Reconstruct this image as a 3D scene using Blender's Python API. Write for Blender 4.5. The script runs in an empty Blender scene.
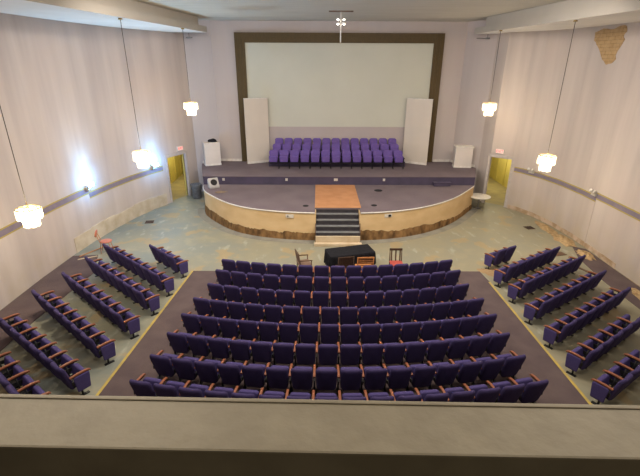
import bpy, bmesh, math, random
from mathutils import Vector, Matrix
random.seed(7)
sc = bpy.context.scene
COL = sc.collection
PI = math.pi
R_ = math.radians

# ------------------------------------------------------------------ materials
def new_mat(name):
    m = bpy.data.materials.new(name); m.use_nodes = True
    nt = m.node_tree
    return m, nt, nt.nodes['Principled BSDF']

def N(nt, kind, **kw):
    n = nt.nodes.new(kind)
    for k, v in kw.items():
        if k in n.inputs: n.inputs[k].default_value = v
        else: setattr(n, k, v)
    return n

def rgba(c): return (c[0], c[1], c[2], 1.0)

def noise_mask(nt, vec, scale, lo, hi, detail=5.0, stretch=None):
    v = vec
    if stretch:
        mp = N(nt, 'ShaderNodeMapping'); mp.inputs['Scale'].default_value = stretch
        nt.links.new(vec, mp.inputs['Vector']); v = mp.outputs['Vector']
    n = N(nt, 'ShaderNodeTexNoise', Scale=scale, Detail=detail)
    nt.links.new(v, n.inputs['Vector'])
    r = N(nt, 'ShaderNodeMapRange'); r.inputs['From Min'].default_value = lo; r.inputs['From Max'].default_value = hi
    nt.links.new(n.outputs['Fac'], r.inputs['Value'])
    return r.outputs['Result']

def mix(nt, fac, a, b):
    m = N(nt, 'ShaderNodeMix', data_type='RGBA')
    if hasattr(fac, 'is_output') or not isinstance(fac, (int, float)): nt.links.new(fac, m.inputs['Factor'])
    else: m.inputs['Factor'].default_value = fac
    for s, k in ((a, 'A'), (b, 'B')):
        sock = [i for i in m.inputs if i.name == k and i.type == 'RGBA'][0]
        if isinstance(s, tuple): sock.default_value = rgba(s)
        else: nt.links.new(s, sock)
    return [o for o in m.outputs if o.type == 'RGBA'][0]

def mul(nt, a, b):
    m = N(nt, 'ShaderNodeMath', operation='MULTIPLY')
    nt.links.new(a, m.inputs[0])
    if isinstance(b, (int, float)): m.inputs[1].default_value = b
    else: nt.links.new(b, m.inputs[1])
    return m.outputs[0]

def mat(name, col, rough=.7, col2=None, scale=6, lo=.35, hi=.65, metal=0, bump=0, bscale=60, stretch=None, spec=.3):
    m, nt, b = new_mat(name)
    b.inputs['Roughness'].default_value = rough
    b.inputs['Metallic'].default_value = metal
    b.inputs['Specular IOR Level'].default_value = spec
    tc = N(nt, 'ShaderNodeTexCoord')
    c2 = col2 or tuple(min(1, x * .82) for x in col)
    f = noise_mask(nt, tc.outputs['Object'], scale, lo, hi, stretch=stretch)
    nt.links.new(mix(nt, f, col, c2), b.inputs['Base Color'])
    if bump:
        n = N(nt, 'ShaderNodeTexNoise', Scale=bscale, Detail=3.0)
        nt.links.new(tc.outputs['Object'], n.inputs['Vector'])
        bp = N(nt, 'ShaderNodeBump', Strength=bump, Distance=.01)
        nt.links.new(n.outputs['Fac'], bp.inputs['Height']); nt.links.new(bp.outputs['Normal'], b.inputs['Normal'])
    return m

def emit_mat(name, col, strength):
    m, nt, b = new_mat(name)
    b.inputs['Base Color'].default_value = rgba(col)
    b.inputs['Emission Color'].default_value = rgba(col)
    b.inputs['Emission Strength'].default_value = strength
    return m

def wall_mat(name, col, col2, stain=.5, low=(.50, .42, .30)):
    m, nt, b = new_mat(name)
    b.inputs['Roughness'].default_value = .85; b.inputs['Specular IOR Level'].default_value = .15
    tc = N(nt, 'ShaderNodeTexCoord'); v = tc.outputs['Object']
    f = noise_mask(nt, v, 1.0, .36, .74, 6.0, stretch=(1.5, 1.5, .12))
    c = mix(nt, f, col, col2)
    f2 = noise_mask(nt, v, 1.0, .45, .7, 3.0, stretch=(.35, .35, .25))
    c = mix(nt, mul(nt, f2, .5), c, (col[0]*1.02, col[1]*.95, col[2]*.9))
    # brown water staining rising from the floor, ragged edge
    sx = N(nt, 'ShaderNodeSeparateXYZ'); nt.links.new(v, sx.inputs[0])
    g = N(nt, 'ShaderNodeMapRange'); g.inputs['From Min'].default_value = 1.5; g.inputs['From Max'].default_value = 0.0
    nt.links.new(sx.outputs['Z'], g.inputs['Value'])
    ns = noise_mask(nt, v, 1.3, .35, .7, 6.0)
    c = mix(nt, mul(nt, mul(nt, g.outputs['Result'], ns), stain), c, low)
    nt.links.new(c, b.inputs['Base Color'])
    return m

def floor_mat():
    m, nt, b = new_mat('painted_concrete')
    b.inputs['Roughness'].default_value = .55; b.inputs['Specular IOR Level'].default_value = .3
    v = N(nt, 'ShaderNodeTexCoord').outputs['Object']
    sx = N(nt, 'ShaderNodeSeparateXYZ'); nt.links.new(v, sx.inputs[0])
    c = mix(nt, noise_mask(nt, v, .5, .38, .6, 6.0), (.20, .225, .205), (.25, .245, .185))
    c = mix(nt, mul(nt, noise_mask(nt, v, 1.7, .5, .66, 8.0), .6), c, (.33, .30, .21))
    # worn tan paint in the middle in front of the stage and to the right
    g = N(nt, 'ShaderNodeMapRange'); g.inputs['From Min'].default_value = -6.5; g.inputs['From Max'].default_value = -1.0
    nt.links.new(sx.outputs['X'], g.inputs['Value'])
    c = mix(nt, mul(nt, g.outputs['Result'], .55), c, (.29, .255, .165))
    # brown carpet-glue residue patches
    c = mix(nt, mul(nt, noise_mask(nt, v, .85, .59, .63, 9.0), .55), c, (.36, .255, .12))
    # paler scrapes
    c = mix(nt, mul(nt, noise_mask(nt, v, 1.2, .60, .68, 9.0, stretch=(2.4, 1.0, 1)), .6), c, (.36, .37, .31))
    nt.links.new(c, b.inputs['Base Color'])
    return m

M = {}
M['wall_l'] = wall_mat('lilac_plaster', (.555, .495, .475), (.425, .375, .372), .8)
M['wall_r'] = wall_mat('lilac_plaster_warm', (.545, .485, .455), (.43, .378, .36), .8)
M['wall_f'] = wall_mat('front_plaster', (.51, .46, .455), (.47, .425, .425), 0.0)
M['wall_ret'] = wall_mat('return_plaster_cold_lit', (.52, .49, .51), (.48, .45, .475), 0.0)  # bluish cast of the cold wall lamps put into the plaster colour
M['ceil'] = mat('ceiling_paint', (.56, .53, .46), .85, (.52, .49, .42), 1.1, .4, .62, stretch=(.4, 2.4, 1))
M['soffit'] = mat('soffit_paint', (.74, .72, .69), .8, (.68, .66, .62), .7)
M['beam'] = mat('beam_paint', (.47, .43, .375), .8, (.43, .395, .345), .6)
M['floor'] = floor_mat()
M['carpet'] = mat('mauve_carpet', (.105, .078, .082), .95, (.135, .102, .10), 1.6, .35, .7, bump=.4, bscale=180, spec=.05)
M['stage_carpet'] = mat('stage_carpet', (.185, .15, .165), .95, (.155, .125, .14), .9, .35, .65, bump=.3, bscale=180, spec=.05)
M['riser_carpet'] = mat('dark_riser_carpet', (.085, .07, .115), .95, (.07, .06, .095), 2, spec=.05)
M['plywood'] = mat('plywood_face', (.68, .50, .28), .7, (.60, .42, .22), 1.1, .35, .65, stretch=(1, 1, 2))
M['glue'] = mat('torn_glue_residue', (.31, .18, .08), .95, (.10, .058, .028), 3, .32, .68, bump=.7, bscale=18, stretch=(1.6, 1.6, .8), spec=.05)
M['trimwhite'] = mat('white_trim', (.75, .72, .68), .6)
M['yellow'] = mat('yellow_line', (.52, .38, .09), .7, (.40, .30, .10), 4)
M['purple_band'] = mat('purple_band', (.20, .165, .22), .7, (.24, .20, .25), 3)
M['yellow_band'] = mat('ochre_band', (.42, .34, .09), .7, (.36, .29, .10), 3)
M['screen'] = mat('screen_cloth', (.57, .575, .505), .9, (.545, .55, .48), .6)
M['under_screen'] = mat('mauve_wall', (.46, .40, .40), .85, (.43, .38, .38), 1)
M['brown_frame'] = mat('dark_wood_frame', (.095, .062, .022), .55, (.075, .05, .018), 4, stretch=(6, 6, 1))
M['flat'] = mat('cream_panel', (.63, .57, .51), .75, (.60, .545, .49), 1.3)
M['ped'] = mat('white_pedestal_paint', (.64, .59, .56), .7, (.60, .555, .53), 2)
M['ochre'] = mat('ochre_board', (.50, .25, .12), .7, (.43, .20, .09), 2.5, .35, .65, bump=.2)
M['step_dark'] = mat('dark_step_carpet', (.04, .038, .045), .9, (.055, .05, .055), 6, spec=.1)
M['step_edge'] = mat('worn_grey_nosing', (.21, .215, .22), .6, (.16, .165, .17), 5)
M['step_wood'] = mat('bare_step_wood', (.62, .52, .38), .75, (.50, .38, .24), 2)
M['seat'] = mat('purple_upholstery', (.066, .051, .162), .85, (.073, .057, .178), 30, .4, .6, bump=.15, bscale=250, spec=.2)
M['seat_back'] = mat('purple_upholstery_shaded', (.049, .037, .112), .85, (.055, .041, .124), 30, .4, .6, bump=.15, bscale=250, spec=.2)  # same cloth as the cushions, darkened for the shade on the backs
M['stage_seat'] = mat('purple_upholstery_lit', (.125, .080, .29), .85, (.14, .09, .32), 30, .4, .6, bump=.15, bscale=250, spec=.2)  # same cloth as the hall seats, brightened as if lit from the hall
M['arm'] = mat('red_brown_armrest_wood', (.29, .10, .05), .45, (.22, .078, .04), 12, stretch=(8, 1, 8))
M['iron'] = mat('black_iron', (.012, .012, .014), .45, (.02, .02, .022), 12)
M['steel'] = mat('grey_steel', (.30, .30, .31), .4, metal=.8)
M['brass'] = mat('brass', (.50, .36, .14), .35, metal=.9)
M['cord'] = mat('brown_cord', (.09, .075, .06), .6)
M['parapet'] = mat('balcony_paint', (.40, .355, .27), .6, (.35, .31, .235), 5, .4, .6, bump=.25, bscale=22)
M['parapet_shade'] = mat('balcony_paint_unlit', (.17, .15, .11), .85)  # balcony paint with the shade of its unlit side put into the colour
M['hall_yellow'] = mat('yellow_wall', (.62, .52, .15), .8, (.54, .46, .14), 2)
M['hall_floor'] = mat('hall_floor', (.36, .30, .14), .8, (.28, .24, .13), 2)
M['doorframe'] = mat('door_casing', (.52, .47, .45), .6)
M['brick'] = mat('bare_block', (.42, .28, .13), .9, (.30, .19, .085), 6, .4, .6, bump=.8, bscale=14)
M['black_cloth'] = mat('black_cloth', (.010, .010, .013), .9, (.016, .016, .02), 8, spec=.15)
M['dark_wood'] = mat('dark_wood', (.06, .033, .02), .5, (.085, .045, .025), 12)
M['brown_wood'] = mat('mid_brown_wood', (.13, .075, .045), .5, (.10, .055, .035), 12)
M['tan_cloth'] = mat('brown_seat_cloth', (.20, .125, .09), .85)
M['orange_wood'] = mat('orange_wood', (.55, .23, .07), .5, (.42, .16, .05), 14)
M['red_cloth'] = mat('red_vinyl', (.42, .075, .06), .5)
M['coral'] = mat('coral_vinyl', (.55, .19, .12), .5, (.48, .16, .10), 5)
M['bin'] = mat('grey_bin_liner', (.10, .105, .115), .35, (.17, .175, .19), 9, bump=.9, bscale=9)
M['spk_grey'] = mat('pale_grey_cabinet', (.45, .43, .43), .6)
M['black'] = mat('matt_black', (.015, .014, .016), .7)
M['outlet'] = mat('outlet_plate', (.66, .62, .56), .4)
M['table_white'] = mat('off_white_laminate', (.68, .64, .57), .45)
M['sign'] = emit_mat('lit_sign_face', (.85, .66, .62), .16)
M['sign_red'] = emit_mat('lit_sign_letters', (.85, .05, .04), .5)
M['bulb'] = emit_mat('warm_bulb', (1.0, .86, .62), 9)
M['cold'] = emit_mat('cold_lamp', (.62, .84, 1.0), 120)
M['spot_on'] = emit_mat('small_spot_bulb', (1.0, .97, .9), 6)
M['debris'] = mat('broken_plaster', (.46, .33, .18), .95, (.30, .20, .10), 7, bump=.8, bscale=20)
M['lampgrey'] = mat('cream_lamp_plastic', (.55, .52, .46), .5)

def crystal_mat():
    m, nt, b = new_mat('crystal')
    out = nt.nodes['Material Output']
    b.inputs['Base Color'].default_value = (.70, .68, .60, 1); b.inputs['Roughness'].default_value = .15
    tl = N(nt, 'ShaderNodeBsdfTranslucent'); tl.inputs['Color'].default_value = (.75, .70, .58, 1)
    tr = N(nt, 'ShaderNodeBsdfTransparent')
    a = N(nt, 'ShaderNodeMixShader', Fac=.6); nt.links.new(b.outputs[0], a.inputs[1]); nt.links.new(tl.outputs[0], a.inputs[2])
    c = N(nt, 'ShaderNodeMixShader', Fac=.62); nt.links.new(a.outputs[0], c.inputs[1]); nt.links.new(tr.outputs[0], c.inputs[2])
    nt.links.new(c.outputs[0], out.inputs['Surface'])
    return m
M['crystal'] = crystal_mat()

# ------------------------------------------------------------------ mesh helpers
def box(bm, cx, cy, cz, sx, sy, sz, rot=None, mi=0, bev=0):
    r = bmesh.ops.create_cube(bm, size=1.0)
    vs = r['verts']
    mtx = Matrix.Translation((cx, cy, cz)) @ (rot.to_4x4() if rot else Matrix.Identity(4)) @ Matrix.Diagonal((sx, sy, sz, 1))
    bmesh.ops.transform(bm, matrix=mtx, verts=vs)
    fs = set(f for v in vs for f in v.link_faces)
    for f in fs: f.material_index = mi
    if bev:
        es = list(set(e for v in vs for e in v.link_edges))
        bmesh.ops.bevel(bm, geom=es, offset=bev, segments=2, affect='EDGES', profile=.6)

def tube(bm, pts, rad, seg=8, cap=True, mi=0):
    pts = [Vector(p) for p in pts]; rings = []
    n = len(pts)
    for i, p in enumerate(pts):
        t = (pts[min(i+1, n-1)] - pts[max(i-1, 0)]).normalized()
        a = Vector((0, 0, 1)) if abs(t.z) < .95 else Vector((1, 0, 0))
        u = t.cross(a).normalized(); w = t.cross(u)
        rr = rad[i] if isinstance(rad, (list, tuple)) else rad
        rings.append([bm.verts.new(p + u*math.cos(2*PI*k/seg)*rr + w*math.sin(2*PI*k/seg)*rr) for k in range(seg)])
    for a, b in zip(rings, rings[1:]):
        for k in range(seg):
            f = bm.faces.new((a[k], a[(k+1) % seg], b[(k+1) % seg], b[k])); f.smooth = True; f.material_index = mi
    if cap:
        for rg in (rings[0], rings[-1]):
            f = bm.faces.new(rg); f.material_index = mi

def lathe(bm, prof, c=(0, 0, 0), seg=24, mi=0, smooth=True):
    rings = []
    for r, z in prof:
        rings.append([bm.verts.new((c[0]+r*math.cos(2*PI*k/seg), c[1]+r*math.sin(2*PI*k/seg), c[2]+z)) for k in range(seg)])
    for a, b in zip(rings, rings[1:]):
        for k in range(seg):
            f = bm.faces.new((a[k], a[(k+1) % seg], b[(k+1) % seg], b[k])); f.smooth = smooth; f.material_index = mi
    for rg in (rings[0], rings[-1]):
        f = bm.faces.new(rg); f.material_index = mi

def prism(bm, poly, z0, z1, mi=0, mi_side=None):
    a = [bm.verts.new((p[0], p[1], z0)) for p in poly]; b = [bm.verts.new((p[0], p[1], z1)) for p in poly]
    n = len(poly)
    f = bm.faces.new(b); f.material_index = mi
    f = bm.faces.new(a); f.material_index = mi
    for k in range(n):
        f = bm.faces.new((a[k], a[(k+1) % n], b[(k+1) % n], b[k])); f.material_index = mi if mi_side is None else mi_side

def cushion(bm, mtx, w_top, w_bot, h, t, rad=.07, mi=0, seg=5):
    """upholstered pad: rounded outline in local x / z, thickness along y, z from 0 to h"""
    def outline(s):
        pts = []
        corners = [(w_bot/2-rad*.6, rad*.6, -PI/2, rad*.6), (w_top/2-rad, h-rad, 0, rad), (-w_top/2+rad, h-rad, PI/2, rad), (-w_bot/2+rad*.6, rad*.6, PI, rad*.6)]
        for cx, cz, a0, r in corners:
            for k in range(seg+1):
                a = a0 + PI/2*k/seg
                pts.append((cx + r*math.cos(a), cz + r*math.sin(a)))
        return [(x*s, h/2 + (z-h/2)*(1-(1-s)*1.2)) for x, z in pts]
    lays = [(-.5, .80), (-.46, .92), (-.28, .99), (0, 1.0), (.28, .99), (.46, .92), (.5, .80)]
    rings = []
    for y, s in lays:
        rings.append([bm.verts.new(mtx @ Vector((x, y*t, z))) for x, z in outline(s)])
    for a, b in zip(rings, rings[1:]):
        n = len(a)
        for k in range(n):
            f = bm.faces.new((a[k], a[(k+1) % n], b[(k+1) % n], b[k])); f.smooth = True; f.material_index = mi
    for rg, yy in ((rings[0], -.54*t), (rings[-1], .54*t)):
        c = bm.verts.new(mtx @ Vector((0, yy, h/2)))
        n = len(rg)
        for k in range(n):
            f = bm.faces.new((rg[k], rg[(k+1) % n], c)); f.smooth = True; f.material_index = mi

def mesh(bm, name, mats):
    bmesh.ops.recalc_face_normals(bm, faces=bm.faces[:])
    me = bpy.data.meshes.new(name); bm.to_mesh(me); bm.free()
    for m in (mats if isinstance(mats, (list, tuple)) else [mats]): me.materials.append(M[m] if isinstance(m, str) else m)
    return me

def link(name, me, parent=None, loc=(0, 0, 0), rot=None):
    o = bpy.data.objects.new(name, me); COL.objects.link(o)
    o.location = loc
    if rot: o.rotation_euler = rot
    if parent: o.parent = parent
    return o

def obj(name, bm, mats, parent=None, label=None, loc=(0, 0, 0), rot=None):
    o = link(name, mesh(bm, name, mats), parent, loc, rot)
    if label: o['label'] = label
    return o

def thing(name, label, cat, loc=(0, 0, 0), rz=0, group=None):
    o = bpy.data.objects.new(name, None); COL.objects.link(o)
    o.empty_display_size = .1
    o.location = loc; o.rotation_euler = (0, 0, rz)
    return tag(o, label, cat, group)

def tag(o, label, cat, group=None):
    o['label'] = label; o['category'] = cat
    if group: o['group'] = group
    return o

def struct(name, bm, mats, parent=None, label=None):
    o = obj(name, bm, mats, parent)
    o['kind'] = 'structure'
    if label: o['label'] = label
    return o

B = bmesh.new

# ------------------------------------------------------------------ room shell
SOF, CEIL = 8.60, 9.27
WL = [(-10.45, -7.0), (-10.45, 10.0), (-10.42, 13.5), (-10.36, 15.2), (-10.2, 17.0), (-9.95, 18.6), (-9.6, 20.1), (-9.15, 21.45), (-8.60, 22.62), (-7.96, 23.95), (-7.6, 24.75)]
WR = [(10.75, -7.0), (10.78, 10.0), (10.80, 14.0), (10.85, 16.0), (10.85, 17.6), (10.72, 19.1), (10.4, 20.5), (10.0, 21.4), (9.62, 21.95), (8.73, 22.68), (8.60, 23.9)]
DL, DR = 8, 8            # polyline segment holding each doorway
DLZ, DRZ = 2.5, 2.62

def offset(poly, d):
    out = []
    n = len(poly)
    for i in range(n):
        a = Vector(poly[max(i-1, 0)]); b = Vector(poly[i]); c = Vector(poly[min(i+1, n-1)])
        ns = []
        for p, q in ((a, b), (b, c)):
            t = q - p
            if t.length > 1e-6:
                t.normalize(); ns.append(Vector((-t.y, t.x)))
        m = sum(ns, Vector((0, 0)))
        m.normalize()
        k = 1/max(.5, m.dot(ns[0]))
        out.append((b.x + m.x*d*k, b.y + m.y*d*k))
    return out

def wall_strip(bm, poly, d, z0, z1, skip=None, skip_z=None, mi=0):
    """polyline wall of thickness d (sign gives the side)"""
    o = offset(poly, d)
    for i in range(len(poly)-1):
        lo = z0
        if skip is not None and i == skip: lo = skip_z
        prism(bm, [poly[i], poly[i+1], o[i+1], o[i]], lo, z1, mi)

bm = B(); wall_strip(bm, WL, .12, 0, 9.5, DL, DLZ); struct('wall_left', bm, 'wall_l')
bm = B(); wall_strip(bm, WR, -.12, 0, 9.5, DR, DRZ); struct('wall_right', bm, 'wall_r')
FW = 25.45
bm = B(); prism(bm, [(-6.35, FW), (7.55, FW), (7.55, FW+.3), (-6.35, FW+.3)], 0, 9.5); struct('wall_front', bm, 'wall_f')
bm = B(); prism(bm, [(-7.65, 24.72), (-6.33, FW), (-6.33, FW+.3), (-7.95, 24.9)], 0, 9.5); struct('wall_front_return', bm, 'wall_ret')
bm = B(); prism(bm, [(7.53, FW), (8.60, 23.86), (8.9, 24.0), (7.8, FW+.3)], 0, 9.5); struct('wall_front_return.001', bm, 'wall_f')
bm = B(); prism(bm, [(-10.8, -7.25), (11.1, -7.25), (11.1, -7.0), (-10.8, -7.0)], 0, 9.5); struct('wall_back', bm, 'wall_f')
bm = B(); prism(bm, [(-12, -7.3), (12.5, -7.3), (12.5, 26.2), (-12, 26.2)], -.12, 0); struct('floor', bm, 'floor')
bm = B(); prism(bm, [(-12, -7.3), (12.5, -7.3), (12.5, 26.2), (-12, 26.2)], CEIL, CEIL+.2); struct('ceiling', bm, 'ceil')

# lowered side soffits with a stepped fascia
def soffit(name, wallp, lo, hi, sign):
    bm = B()
    end = lo[1]
    pts = [p for p in wallp if p[1] < end[1]-.2]
    far = [p for p in wallp if p[1] >= end[1]-.2][0]
    poly = [(p[0]+sign*.1, p[1]) for p in pts] + [(far[0]+sign*.1, end[1])] + [end, lo[0]]
    prism(bm, poly, SOF, SOF+.27, 0, 1)
    poly2 = [(p[0]+sign*.1, p[1]) for p in pts] + [(far[0]+sign*.1, hi[1][1])] + [hi[1], hi[0]]
    prism(bm, poly2, SOF+.27, CEIL-.001, 1, 1)
    struct(name, bm, ['soffit', 'beam'])
def line_at(a, b, y): t = (y-a[1])/(b[1]-a[1]); return (a[0]+(b[0]-a[0])*t, y)
a, b = (-7.74, 12.2), (-6.14, 23.9)
soffit('ceiling_soffit_left', WL, [line_at(a, b, -6.9), b], [(line_at(a, b, -6.9)[0]-.3, -6.9), (-6.45, 23.55)], -1)
a, b = (8.55, 12.2), (7.45, 24.0)
soffit('ceiling_soffit_right', WR, [line_at(a, b, -6.9), b], [(line_at(a, b, -6.9)[0]+.3, -6.9), (7.62, 23.0)], 1)

# carpets and yellow lines
bm = B(); prism(bm, [(-5.66, -3), (5.72, -3), (5.72, 7.4), (5.62, 13.4), (5.55, 14.2), (-5.17, 14.2), (-5.64, 7.77)], 0, .012); struct('floor_carpet', bm, 'carpet')
bm = B(); prism(bm, [(-10.40, -3), (-9.15, -3), (-9.0, 10.9), (-8.75, 14.0), (-9.35, 15.6), (-10.30, 15.5), (-10.40, 13.5)], 0, .012); struct('floor_carpet.001', bm, 'carpet')
bm = B(); prism(bm, [(9.6, -3), (10.72, -3), (10.74, 14), (10.76, 16.3), (10.35, 16.6), (9.95, 15.4), (9.75, 13.5)], 0, .012); struct('floor_carpet.002', bm, 'carpet')
for nm, a, b in (('floor_marking', (-5.17, 14.2), (-5.64, 7.77)), ('floor_marking.001', (5.60, 13.35), (5.74, 7.4))):
    v = (Vector(b)-Vector(a)).normalized(); n = Vector((-v.y, v.x))*.035; e = Vector(a)+v*12
    bm = B(); prism(bm, [tuple(Vector(a)-n), tuple(e-n), tuple(e+n), tuple(Vector(a)+n)], 0, .018); struct(nm, bm, 'yellow')

# painted band along the side walls
def band(name, pts, z0, z1, side):
    bm = B()
    e = .05
    q = offset(pts, -.012*side)
    for i in range(len(pts)-1):
        seg = [pts[i], pts[i+1], q[i+1], q[i]]
        prism(bm, seg, z0+e, z1-e, 0); prism(bm, seg, z1-e, z1, 1); prism(bm, seg, z0, z0+e, 1)
    struct(name, bm, ['purple_band', 'yellow_band'])
def cut(poly, ya, yb):
    out = []
    for i in range(len(poly)-1):
        p, q = poly[i], poly[i+1]
        if q[1] <= ya or p[1] >= yb: continue
        if not out: out.append(line_at(p, q, ya) if p[1] < ya else p)
        out.append(line_at(p, q, yb) if q[1] > yb else q)
    return out
band('trim_1', cut(WL, -6.9, 17.3), 2.06, 2.36, 1)
band('trim_2', cut(WL, 17.3, 22.3), 1.85, 2.13, 1)
band('trim_3', cut(WR, -6.9, 16.6), 2.10, 2.38, -1)
band('trim_4', cut(WR, 16.6, 21.8), 1.98, 2.25, -1)
# seams where a wall layer steps
for nm, x, y, dx in (('trim_5', -10.16, 17.3, 1), ('trim_6', 10.84, 16.6, -1)):
    bm = B(); box(bm, x+.0*dx, y, 1.0, .022, .012, 2.0); struct(nm, bm, 'wall_r' if dx < 0 else 'wall_l')

# doorways and the yellow passages behind
def doorway(nm, p, q, zt, out, hall):
    p, q = Vector(p), Vector(q); t = (q-p).normalized(); n = Vector((-t.y, t.x))*out
    bm = B()
    ang = math.atan2(t.y, t.x); rot = Matrix.Rotation(ang, 3, 'Z')
    L = (q-p).length
    c = (p+q)/2 + n*.06
    for s in (0, 1):
        pp = p+t*.02 if s == 0 else q-t*.02
        box(bm, (pp+n*.055).x, (pp+n*.055).y, zt/2, .04, .15, zt, rot, bev=.006)
        pp = p-t*.04 if s == 0 else q+t*.04
        box(bm, (pp-n*.02).x, (pp-n*.02).y, (zt+.08)/2, .12, .03, zt+.08, rot)
    box(bm, (c-n*.005).x, (c-n*.005).y, zt-.02, L, .15, .04, rot, bev=.006)
    cc = (p+q)/2
    box(bm, (cc-n*.02).x, (cc-n*.02).y, zt+.06, L+.20, .03, .13, rot)
    struct(nm, bm, 'doorframe')
    # passage running back behind the stage
    poly, power = hall
    bm = B(); prism(bm, poly, -.02, .004); struct('floor_passage', bm, 'hall_floor')
    bm = B(); prism(bm, poly, 2.9, 3.0); struct('ceiling_passage', bm, 'ceil')
    bm = B()
    for u, v in zip(poly[1:], poly[2:]):
        u, v = Vector(u), Vector(v)
        w = (v-u).normalized(); k = Vector((-w.y, w.x))*.03
        prism(bm, [tuple(u-k), tuple(v-k), tuple(v+k), tuple(u+k)], 0, 3.0)
    u, v = Vector(poly[1]), Vector(poly[2])
    for i in range(1, 7):
        w = u.lerp(v, i/7); sg = -1 if poly[1][0] > 0 else 1
        box(bm, w.x+sg*.05, w.y, 1.45, .06, .10, 2.9)
    struct('wall_passage', bm, 'hall_yellow')
    cx, cy = sum(q_[0] for q_ in poly)/len(poly), sum(q_[1] for q_ in poly)/len(poly)
    lt = bpy.data.lights.new('passage_light', 'POINT'); lt.energy = power; lt.color = (1, .93, .68); lt.shadow_soft_size = .25
    lo = bpy.data.objects.new('passage_light', lt); COL.objects.link(lo); lo.location = (cx, cy, 2.6)
doorway('door_1', WL[DL], WL[DL+1], DLZ, 1, ([(-8.85, 22.65), (-9.95, 23.2), (-9.95, 31), (-8.0, 31), (-8.16, 23.95)], 60))
doorway('door_2', WR[DR], WR[DR+1], DRZ, -1, ([(9.75, 22.1), (11.35, 22.9), (11.35, 31), (8.95, 31), (8.86, 22.85)], 70))

# bare patch high on the right wall, base boards, kerb of bare concrete
def right_wall_x(y):
    for i in range(len(WR)-1):
        if WR[i][1] <= y <= WR[i+1][1]: return line_at(WR[i], WR[i+1], y)[0]
bm = B()
pt = [(19.05, 8.38), (18.6, 8.50), (18.2, 8.44), (17.75, 8.53), (17.38, 8.50), (17.30, 8.30), (17.42, 8.18), (17.30, 8.05), (17.5, 7.75), (17.62, 7.5), (17.55, 7.38), (17.75, 7.22), (17.98, 7.18), (18.15, 7.3), (18.35, 7.45), (18.55, 7.7), (18.8, 7.92), (19.0, 8.08)]
random.seed(3)
fine = []
for i in range(len(pt)):
    a, b = pt[i], pt[(i+1) % len(pt)]
    fine.append(a); fine.append(((a[0]+b[0])/2+random.uniform(-.05, .05), (a[1]+b[1])/2+random.uniform(-.04, .04)))
f0 = [bm.verts.new((right_wall_x(y)-.018, y, z)) for y, z in fine]; f1 = [bm.verts.new((right_wall_x(y)+.04, y, z)) for y, z in fine]
bm.faces.new(f0)
for i in range(len(fine)): bm.faces.new((f0[i], f0[(i+1) % len(fine)], f1[(i+1) % len(fine)], f1[i]))
def brick_mat():
    m, nt, b = new_mat('bare_masonry')
    b.inputs['Roughness'].default_value = .95
    tc = N(nt, 'ShaderNodeTexCoord'); sx = N(nt, 'ShaderNodeSeparateXYZ'); nt.links.new(tc.outputs['Object'], sx.inputs[0])
    cb = N(nt, 'ShaderNodeCombineXYZ'); nt.links.new(sx.outputs['Y'], cb.inputs['X']); nt.links.new(sx.outputs['Z'], cb.inputs['Y'])
    br = N(nt, 'ShaderNodeTexBrick', Scale=1.0); br.inputs['Brick Width'].default_value = .34; br.inputs['Row Height'].default_value = .13; br.inputs['Mortar Size'].default_value = .012
    br.inputs['Color1'].default_value = (.44, .29, .14, 1); br.inputs['Color2'].default_value = (.38, .24, .11, 1); br.inputs['Mortar'].default_value = (.27, .17, .08, 1)
    nt.links.new(cb.outputs[0], br.inputs['Vector'])
    f = noise_mask(nt, tc.outputs['Object'], 7, .4, .65)
    nt.links.new(mix(nt, mul(nt, f, .5), br.outputs['Color'], (.50, .36, .2)), b.inputs['Base Color'])
    return m
M['masonry'] = brick_mat()
struct('wall_patch', bm, 'masonry')
bm = B()
lowp = cut(WL, 15.8, 22.3); q = offset(lowp, -.02)
for i in range(len(lowp)-1): prism(bm, [lowp[i], lowp[i+1], q[i+1], q[i]], 0, .62 + .04*(i % 2))
M['bare_pale'] = mat('bare_pale_plaster', (.60, .53, .43), .9, (.48, .40, .29), 1.6, .4, .65)
struct('baseboard_left', bm, 'bare_pale')
bm = B()
lowp = cut(WR, 14.5, 21.8); q = offset(lowp, .02)
for i in range(len(lowp)-1): prism(bm, [lowp[i], lowp[i+1], q[i+1], q[i]], 0, .20)
struct('baseboard_right', bm, mat('peeling_base', (.55, .43, .33), .9, (.38, .27, .17), 2.5, .4, .6))

# ------------------------------------------------------------------ balcony
PA = R_(-1.35)
bm = B(); rot = Matrix.Rotation(PA, 3, 'Z')
pc = Vector((-.5, 1.052))
box(bm, pc.x, pc.y, 5.704, 20.4, .215, .80, rot, mi=0, bev=.008)
fl = rot @ Vector((0, .103, 0)); box(bm, pc.x+fl.x, pc.y+fl.y, 6.102, 20.4, .018, .012, rot, bev=.004)
par = struct('balcony_parapet', bm, ['parapet', 'parapet_shade'])
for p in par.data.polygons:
    if p.normal.y < -.7: p.material_index = 1  # camera-side face takes the shaded copy of the paint
bm = B(); box(bm, 0.1, -2.95, 5.15, 20.6, 7.9, .3); struct('floor_balcony', bm, 'parapet_shade')

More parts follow.
